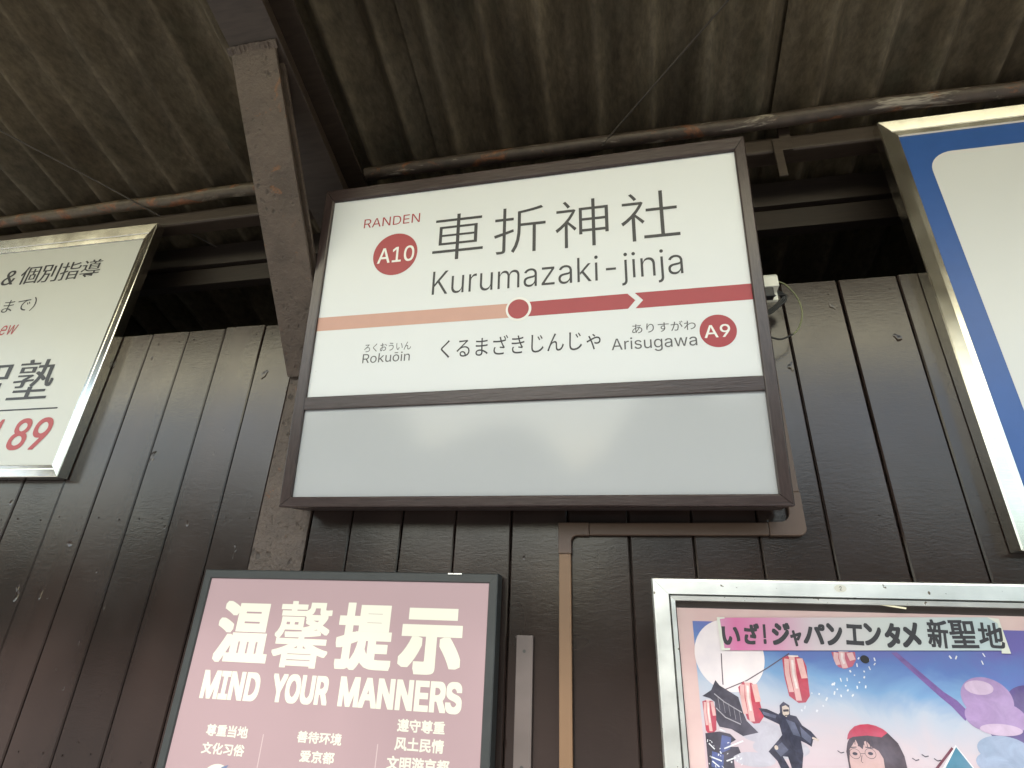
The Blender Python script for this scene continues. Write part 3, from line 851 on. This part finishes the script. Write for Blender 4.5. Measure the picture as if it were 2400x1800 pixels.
def P_(name, c, var=0.14, nscale=28):
    t = NT(name)
    c = scl(c, 0.78)
    a = t.ramp(t.noise(nscale, 6, 0.65, (1, 1, 1), 0.8), [(0.28, scl(c, 1 - 1.6 * var)), (0.72, scl(c, 1 + 1.6 * var))])
    a = t.mix(t.ramp(t.noise(9, 4, 0.6), [(0.4, g(0)), (0.7, g(0.22))]), a, (0.36, 0.33, 0.44, 1))
    return t.set(col=a, rough=0.4, spec=0.4, coat=0.5)
def shape(name, mat, polys, d, parent=None):
    for i, q in enumerate(polys): o = flat(AP, q, d + i * 4e-5).build(name, mat, art)
    return o
mm = Mesh(); flat(AP, [(u, v) for u, v in ellipse(0.2265, 1.586, 0.080, 0.079, 48) if True], -0.0010, mm)
t = NT("moon_print"); mm.build("moon", t.set(col=t.ramp(t.noise(9, 4), [(0.3, (0.50, 0.46, 0.50)), (0.7, (0.66, 0.60, 0.60))]), rough=0.4), art)
dark = P_("print_indigo_black", (0.030, 0.028, 0.040, 1), var=0.25, nscale=25)
shape("cloud_mark", P_("print_pale_lilac", (0.50, 0.49, 0.56, 1), var=0.08), [ellipse(0.2371 + .04, 1.43, .05, .022), ellipse(0.315, 1.40, .06, .020), ellipse(0.255, 1.375, .045, .014)], -0.0009)
shape("pagoda_roof", dark, [[(0.155, 1.4955), (0.1766, 1.5089), (0.1885, 1.5306), (0.1966, 1.5198), (0.2364, 1.4971), (0.2428, 1.4661), (0.2484, 1.4498), (0.271, 1.4278), (0.2366, 1.4188), (0.2124, 1.4313), (0.1867, 1.4345), (0.1805, 1.4484), (0.1819, 1.4846), (0.172, 1.4914)]], -0.0008)
mm = Mesh()
for q in ([(0.1825, 1.5018), (0.2033, 1.4857), (0.2402, 1.466)], [(0.1832, 1.4725), (0.2022, 1.4543), (0.2345, 1.442)]): stroke(AP, q, 0.0022, -0.0006, mm)
for a in range(5):
    stroke(AP, [(0.19 + a * .011, 1.4965 - a * .0065), (0.192 + a * .011, 1.469 - a * .006)], 0.0007, -0.0006, mm)
mm.build("roof_line", P_("print_grey", (0.38, 0.37, 0.40, 1)), art)
mm = Mesh()
stroke(AP, [(0.2091, 1.5117), (0.2595, 1.5326), (0.3113, 1.5623), (0.3636, 1.5947)], 0.0022, -0.0008, mm)
stroke(AP, [(0.2088, 1.5888), (0.2064, 1.5528), (0.2049, 1.5214)], 0.0024, -0.0008, mm)
mm.build("lantern_string", P_("print_plum", (0.075, 0.045, 0.06, 1)), art)
lred, lpale, lhi = P_("print_lantern_red", (0.46, 0.045, 0.075, 1), var=0.15, nscale=30), P_("print_lantern_rose", (0.70, 0.42, 0.40, 1), var=0.1), P_("print_lantern_white", (0.78, 0.68, 0.66, 1))
lans = [[(0.3461, 1.5839), (0.3602, 1.59), (0.3786, 1.5907), (0.3928, 1.582), (0.3969, 1.5684), (0.3938, 1.5074), (0.3826, 1.4937), (0.3672, 1.4917), (0.349, 1.5051), (0.345, 1.5439)],
        [(0.2386, 1.518), (0.2512, 1.5298), (0.2646, 1.5309), (0.2731, 1.5258), (0.2818, 1.4945), (0.2871, 1.4602), (0.2762, 1.4467), (0.2632, 1.4448), (0.2502, 1.4535), (0.2427, 1.4853)],
        [(0.1538, 1.4844), (0.1663, 1.4887), (0.178, 1.4856), (0.1827, 1.4677), (0.1795, 1.4282), (0.1722, 1.4214), (0.159, 1.4211), (0.1556, 1.4256)],
        [(0.4569, 1.6013), (0.5081, 1.6032), (0.5067, 1.5865), (0.4968, 1.5726), (0.4793, 1.5665), (0.4662, 1.5701), (0.4596, 1.5822)]]
for q in lans:
    x0 = min(p[0] for p in q); x1 = max(p[0] for p in q); y0 = min(p[1] for p in q); y1 = max(p[1] for p in q)
    flat(AP, q, -0.0007).build("paper_lantern", lred, art)
    f = lambda a, b: (x0 + (x1 - x0) * a, y0 + (y1 - y0) * b)
    s1, s2 = Mesh(), Mesh()
    stroke(AP, [f(.20, .92), f(.14, .60), f(.20, .22)], (x1 - x0) * .20, -0.0005, s1)
    stroke(AP, [f(.44, .97), f(.40, .60), f(.46, .05)], (x1 - x0) * .24, -0.0005, s1)
    stroke(AP, [f(.76, .94), f(.80, .70), f(.84, .52)], (x1 - x0) * .26, -0.0005, s1)
    stroke(AP, [f(.44, .90), f(.40, .60), f(.45, .30)], (x1 - x0) * .10, -0.0003, s2)
    stroke(AP, [f(.30, .985), f(.72, .985)], (y1 - y0) * .03, -0.0003, s2)
    s1.build("lantern_stripe", lpale, art); s2.build("lantern_glint", lhi, art)
shape("leaping_ninja", P_("print_navy_black", (0.032, 0.034, 0.060, 1), var=0.35, nscale=45), [[(0.278, 1.4771), (0.2959, 1.4761), (0.32, 1.4667), (0.3236, 1.4705), (0.3249, 1.4848), (0.3343, 1.4929), (0.3459, 1.4859), (0.3449, 1.4669), (0.3576, 1.4648), (0.3671, 1.4473), (0.3839, 1.4368), (0.3969, 1.4205), (0.3853, 1.4209), (0.3799, 1.4071), (0.371, 1.4122), (0.3595, 1.4171), (0.3602, 1.3925), (0.3528, 1.3633), (0.3400, 1.330), (0.330, 1.330), (0.3319, 1.3619), (0.327, 1.3847), (0.316, 1.3851), (0.3282, 1.3616), (0.335, 1.330), (0.320, 1.335), (0.3033, 1.3754), (0.2872, 1.3922), (0.3122, 1.4165), (0.3212, 1.4262), (0.3182, 1.4468), (0.2883, 1.4591)]], -0.0006)
mm = Mesh(); flat(AP, [(0.3296, 1.4826), (0.3383, 1.4859), (0.3446, 1.4811), (0.3432, 1.4692), (0.3358, 1.4622), (0.329, 1.4672)], -0.0004, mm)
M['pskin'] = P_("print_skin_pale", (0.62, 0.52, 0.44, 1)); mm.build("ninja_mask", M['pskin'], art)
flat(AP, ellipse(0.305, 1.401, 0.004, 0.0045, 12), -0.0004).build("ninja_hand", M['pskin'], art)
mm = Mesh(); stroke(AP, [(0.384, 1.4245), (0.397, 1.4205)], 0.004, -0.0003, mm); mm.build("ninja_hand", M['pskin'], art)
shape("robe_fold", P_("print_steel_blue", (0.10, 0.11, 0.17, 1), var=0.25), [[(0.334, 1.458), (0.352, 1.452), (0.360, 1.425), (0.345, 1.428)], [(0.362, 1.445), (0.383, 1.425), (0.378, 1.413), (0.362, 1.425)], [(0.300, 1.398), (0.318, 1.412), (0.330, 1.398), (0.312, 1.384)], [(0.285, 1.471), (0.315, 1.464), (0.312, 1.458), (0.287, 1.464)]], -0.0005)
mm = Mesh(); stroke(AP, [(0.331, 1.4745), (0.343, 1.476)], 0.0045, -0.0002, mm); stroke(AP, [(0.333, 1.465), (0.341, 1.466)], 0.0016, -0.0002, mm); mm.build("mask_mark", dark, art)
shape("crowd_mark", dark, [[(0.1536, 1.4196), (0.1856, 1.425), (0.2086, 1.4217), (0.2201, 1.4108), (0.1925, 1.3953), (0.2235, 1.3973), (0.2272, 1.3861), (0.2109, 1.3782), (0.2103, 1.33), (0.1536, 1.33)]], -0.0006)
shape("crowd_mark", P_("print_cobalt", (0.06, 0.09, 0.25, 1), var=0.3, nscale=40), [[(0.1901, 1.4183), (0.2103, 1.4149), (0.2049, 1.3915), (0.1805, 1.3808)], [(0.165, 1.385), (0.19, 1.38), (0.185, 1.35), (0.16, 1.355)]], -0.0004)
mm = Mesh()
for q in ([(0.1921, 1.3918), (0.2353, 1.4095)], [(0.1594, 1.4001), (0.1712, 1.3894)], [(0.1592, 1.3749), (0.1841, 1.3674)], [(0.1634, 1.3661), (0.1776, 1.3558)], [(0.1944, 1.3681), (0.2157, 1.3763)], [(0.1862, 1.4298), (0.1987, 1.4258)]): stroke(AP, q, 0.0026, -0.0002, mm)
for _ in range(24):
    x, y = random.uniform(.156, .225), random.uniform(1.335, 1.41); a = random.uniform(0, 3.1); l = random.uniform(.002, .006)
    stroke(AP, [(x, y), (x + l * math.cos(a), y + l * math.sin(a))], random.uniform(.001, .0028), -0.0002, mm)
for x, y in [(0.4905, 1.5601), (0.5066, 1.5718), (0.5194, 1.5614), (0.5329, 1.5668), (0.5156, 1.5491), (0.4966, 1.5531), (0.4665, 1.5397), (0.4793, 1.5415), (0.4746, 1.5305), (0.4974, 1.5268), (0.515, 1.5288), (0.4604, 1.5084), (0.483, 1.5107), (0.4487, 1.5316), (0.4544, 1.5223), (0.5036, 1.539), (0.4752, 1.5209), (0.5425, 1.577), (0.5469, 1.5857), (0.5112, 1.588), (0.5346, 1.5864), (0.7059, 1.5969), (0.714, 1.596), (0.7746, 1.6032), (0.7666, 1.5874), (0.3778, 1.4805), (0.3719, 1.4754), (0.402, 1.4759), (0.4133, 1.5107), (0.3985, 1.5124), (0.4262, 1.4995), (0.419, 1.4873), (0.4447, 1.5314), (0.4461, 1.5123)]:
    a = random.uniform(0.8, 2.0); l = random.uniform(.002, .0085)
    stroke(AP, [(x, y), (x + l * math.cos(a), y + l * math.sin(a))], random.uniform(.002, .0036), -0.0004, mm)
o = mm.build("confetti", P_("print_white", (0.76, 0.78, 0.82, 1)), art); o["kind"] = "stuff"
# woman in a beret
shape("portrait_hair", P_("print_hair_brown", (0.045, 0.030, 0.035, 1), var=0.3, nscale=60), [[(0.4548, 1.4185), (0.4619, 1.4302), (0.4995, 1.4387), (0.5408, 1.4434), (0.5577, 1.4249), (0.5649, 1.4014), (0.566, 1.33), (0.448, 1.33), (0.4496, 1.3808), (0.4497, 1.4027)]], -0.0008)
sk = P_("print_skin", (0.60, 0.40, 0.38, 1), var=0.06)
shape("portrait_face", sk, [[(0.4574, 1.4076), (0.4660, 1.4175), (0.4731, 1.4264), (0.4770, 1.415), (0.484, 1.409), (0.4900, 1.424), (0.4943, 1.4254), (0.502, 1.415), (0.5154, 1.408), (0.522, 1.3944), (0.5208, 1.3749), (0.512, 1.345), (0.492, 1.335), (0.47, 1.345), (0.4534, 1.3702), (0.4529, 1.3854)]], -0.0006)
shape("portrait_beret", P_("print_crimson", (0.47, 0.035, 0.075, 1), var=0.15, nscale=20), [[(0.4556, 1.4253), (0.459, 1.435), (0.4644, 1.4427), (0.476, 1.452), (0.4888, 1.4561), (0.505, 1.458), (0.5198, 1.4556), (0.533, 1.450), (0.5408, 1.4434), (0.527, 1.4341), (0.4989, 1.4358), (0.4694, 1.4317)]], -0.0005)
mm = Mesh()
for ex_, ey_ in ((0.4665, 1.3998), (0.4979, 1.4020)):
    flat(AP, ellipse(ex_, ey_, 0.0052, 0.0030, 16), -0.0003, mm)
    ringshape(AP, ex_, ey_, 0.0112, 0.0098, 0.0009, -0.0003, mm)
stroke(AP, [(0.4600, 1.411), (0.472, 1.4125)], 0.0018, -0.0003, mm); stroke(AP, [(0.490, 1.4135), (0.506, 1.4125)], 0.0018, -0.0003, mm)
stroke(AP, [(0.4800, 1.3975), (0.476, 1.3860), (0.4795, 1.3835)], 0.0012, -0.0003, mm); stroke(AP, [(0.4777, 1.4005), (0.487, 1.4013)], 0.0009, -0.0003, mm)
for k in range(7):
    stroke(AP, [(0.472 + k * .0055, 1.431), (0.470 + k * .0062, 1.417 - (k % 3) * .003)], 0.0014, -0.00025, mm)
mm.build("portrait_mark", dark, art)
shape("portrait_lips", P_("print_rose", (0.45, 0.12, 0.14, 1)), [ellipse(0.4765, 1.368, 0.008, 0.0025, 16)], -0.0003)
# staff, violet cloud bank, teal flag
shape("staff", P_("print_violet", (0.17, 0.10, 0.30, 1), var=0.15), [[(0.5844, 1.6044), (0.5966, 1.6061), (0.673, 1.5294), (0.6955, 1.5133), (0.7142, 1.4895), (0.7011, 1.4749), (0.6819, 1.5012), (0.6633, 1.519)]], -0.0009)
cl1, cl2, cl3 = P_("print_mauve", (0.36, 0.25, 0.46, 1), var=0.12), P_("print_deep_violet", (0.10, 0.07, 0.22, 1), var=0.15), P_("print_blue_grey", (0.30, 0.38, 0.52, 1), var=0.12)
shape("cloud_mark", cl2, [ellipse(0.80, 1.470, .060, .055), ellipse(0.84, 1.51, .05, .04), ellipse(0.80, 1.40, .05, .04)], -0.0008)
shape("cloud_mark", cl1, [ellipse(0.755, 1.520, .050, .042), ellipse(0.775, 1.485, .045, .030), ellipse(0.735, 1.485, .032, .026)], -0.0006)
shape("cloud_mark", cl3, [ellipse(0.760, 1.425, .050, .026), ellipse(0.735, 1.400, .034, .020), ellipse(0.79, 1.375, .05, .03)], -0.0005)
shape("cloud_mark", P_("print_pale_mauve", (0.55, 0.43, 0.58, 1), var=0.1), [ellipse(0.745, 1.541, .028, .014), ellipse(0.765, 1.462, .040, .011)], -0.0004)
shape("flag_edge", P_("print_white_edge", (0.70, 0.72, 0.74, 1)), [[(0.6697, 1.429), (0.7300, 1.330), (0.590, 1.330)]], -0.0007)
shape("teal_flag", P_("print_teal", (0.045, 0.20, 0.30, 1), var=0.08), [[(0.6697, 1.425), (0.726, 1.330), (0.597, 1.330)]], -0.0005)
mm = Mesh(); stroke(AP, [(0.6624, 1.4228), (0.6232, 1.3842), (0.575, 1.335)], 0.0045, -0.0004, mm); mm.build("flag_pole", P_("print_maroon", (0.14, 0.03, 0.05, 1)), art)
mm = Mesh()
for x, y in ((0.6053, 1.403), (0.6275, 1.397), (0.4380, 1.3992), (0.585, 1.395)):
    mm = Mesh(); stroke(AP, [(x - .006, y + .004), (x, y), (x + .007, y + .002)], 0.0018, -0.0004, mm); mm.build("bird_mark", dark, art)
flat(AP, ellipse(0.5255, 1.5885, 0.0095, 0.0085, 20), 0.0002).build("pin", M['black'], ps)
# headline strip with taped corners
def mat_strip():
    t = NT("pink_to_pale_printed_strip")
    sp = t.n("ShaderNodeSeparateXYZ"); t.l(t.co, sp.inputs[0])
    mr = t.n("ShaderNodeMapRange"); mr.inputs[1].default_value = 0.2 - 0.6; mr.inputs[2].default_value = 0.82 - 0.6
    t.l(sp.outputs['X'], mr.inputs[0])
    c = t.ramp(mr.outputs[0], [(0.0, (0.46, 0.24, 0.36)), (0.08, (0.50, 0.14, 0.29)), (0.22, (0.50, 0.24, 0.36)), (0.36, (0.48, 0.41, 0.45)), (0.6, (0.45, 0.48, 0.47)), (1.0, (0.37, 0.46, 0.48))])
    return t.set(col=c, rough=0.4, coat=0.4)
strip = thing("headline_strip", (0.6, -0.03, 1.64), "pink to pale paper strip with brush lettering taped across the festival poster", "paper strip")
ORG[strip.name] = Vector((0.6, -0.03, 1.64))
TP = wall_plane(-0.0315)
o = flat(TP, [(0.2090, 1.6690), (0.8050, 1.6862), (0.8230, 1.6830), (0.8250, 1.6140), (0.8080, 1.6175), (0.2115, 1.5955)], 0).build("strip_paper", mat_strip(), strip)
mm = Mesh()
for i, (c, u0, u1, v0, v1) in enumerate([('い', 0.2145, 0.2570, 1.6085, 1.6500), ('ざ', 0.2668, 0.301, 1.6109, 1.6587), ('!', 0.3104, 0.3172, 1.6133, 1.6569), ('ジ', 0.3308, 0.3711, 1.6115, 1.662), ('ャ', 0.3709, 0.3961, 1.6106, 1.6458), ('パ', 0.4017, 0.4492, 1.6167, 1.6615), ('ン', 0.453, 0.4881, 1.6157, 1.6642), ('エ', 0.4951, 0.5331, 1.6178, 1.6629), ('ン', 0.5346, 0.572, 1.6187, 1.6666), ('タ', 0.5785, 0.6124, 1.6145, 1.6679), ('メ', 0.614, 0.6538, 1.6171, 1.6703), ('新', 0.6692, 0.7122, 1.6179, 1.6784), ('聖', 0.7144, 0.77, 1.6197, 1.6786), ('地', 0.7729, 0.8229, 1.6218, 1.6751)]):
    kan = c in '新聖地'
    letter(mm, TP, c, (u0, u1, v0, v1), 0.0005, bold=0.022 if kan else 0.042, rot=0.03 * (-1) ** i, slant=0.10)
    mm.build("brush_lettering", M['ink'], strip); mm = Mesh()
flat(TP, [(0.8010, 1.6862), (0.8235, 1.6835), (0.8268, 1.6118), (0.8085, 1.6116), (0.8105, 1.6185), (0.8190, 1.6730)], 0.0003, mm)
M['tape'] = plain("yellowed_clear_tape", (0.56, 0.58, 0.52, 1), 0.3)
mm.build("tape", M['tape'], strip); mm = Mesh()
flat(TP, [(0.2074, 1.670), (0.2258, 1.6705), (0.2254, 1.6675), (0.2140, 1.6660), (0.2174, 1.6008), (0.2312, 1.6013), (0.2293, 1.5968), (0.2099, 1.5953)], 0.0003, mm)
mm.build("tape", M['tape'], strip)
flat(FP, ellipse(0.4975, 1.7415, 0.0135, 0.0085, 24), 0.0006).build("number_sticker", M['sticker'], ps)
mm = Mesh(); letter(mm, FP, "2", (0.4950, 0.5005, 1.7370, 1.7460), 0.0010); mm.build("sticker_lettering", M['ink'], ps)
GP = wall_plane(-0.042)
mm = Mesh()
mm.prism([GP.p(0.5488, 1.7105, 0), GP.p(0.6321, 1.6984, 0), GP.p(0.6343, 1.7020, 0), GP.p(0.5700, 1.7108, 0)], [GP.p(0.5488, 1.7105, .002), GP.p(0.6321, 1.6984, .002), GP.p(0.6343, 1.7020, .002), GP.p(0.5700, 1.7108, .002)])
mm.build("glint_strip", plain("cream_glint", (0.80, 0.76, 0.55, 1), 0.4), ps)  # thin cream strip in place of a yellow glint on the glass
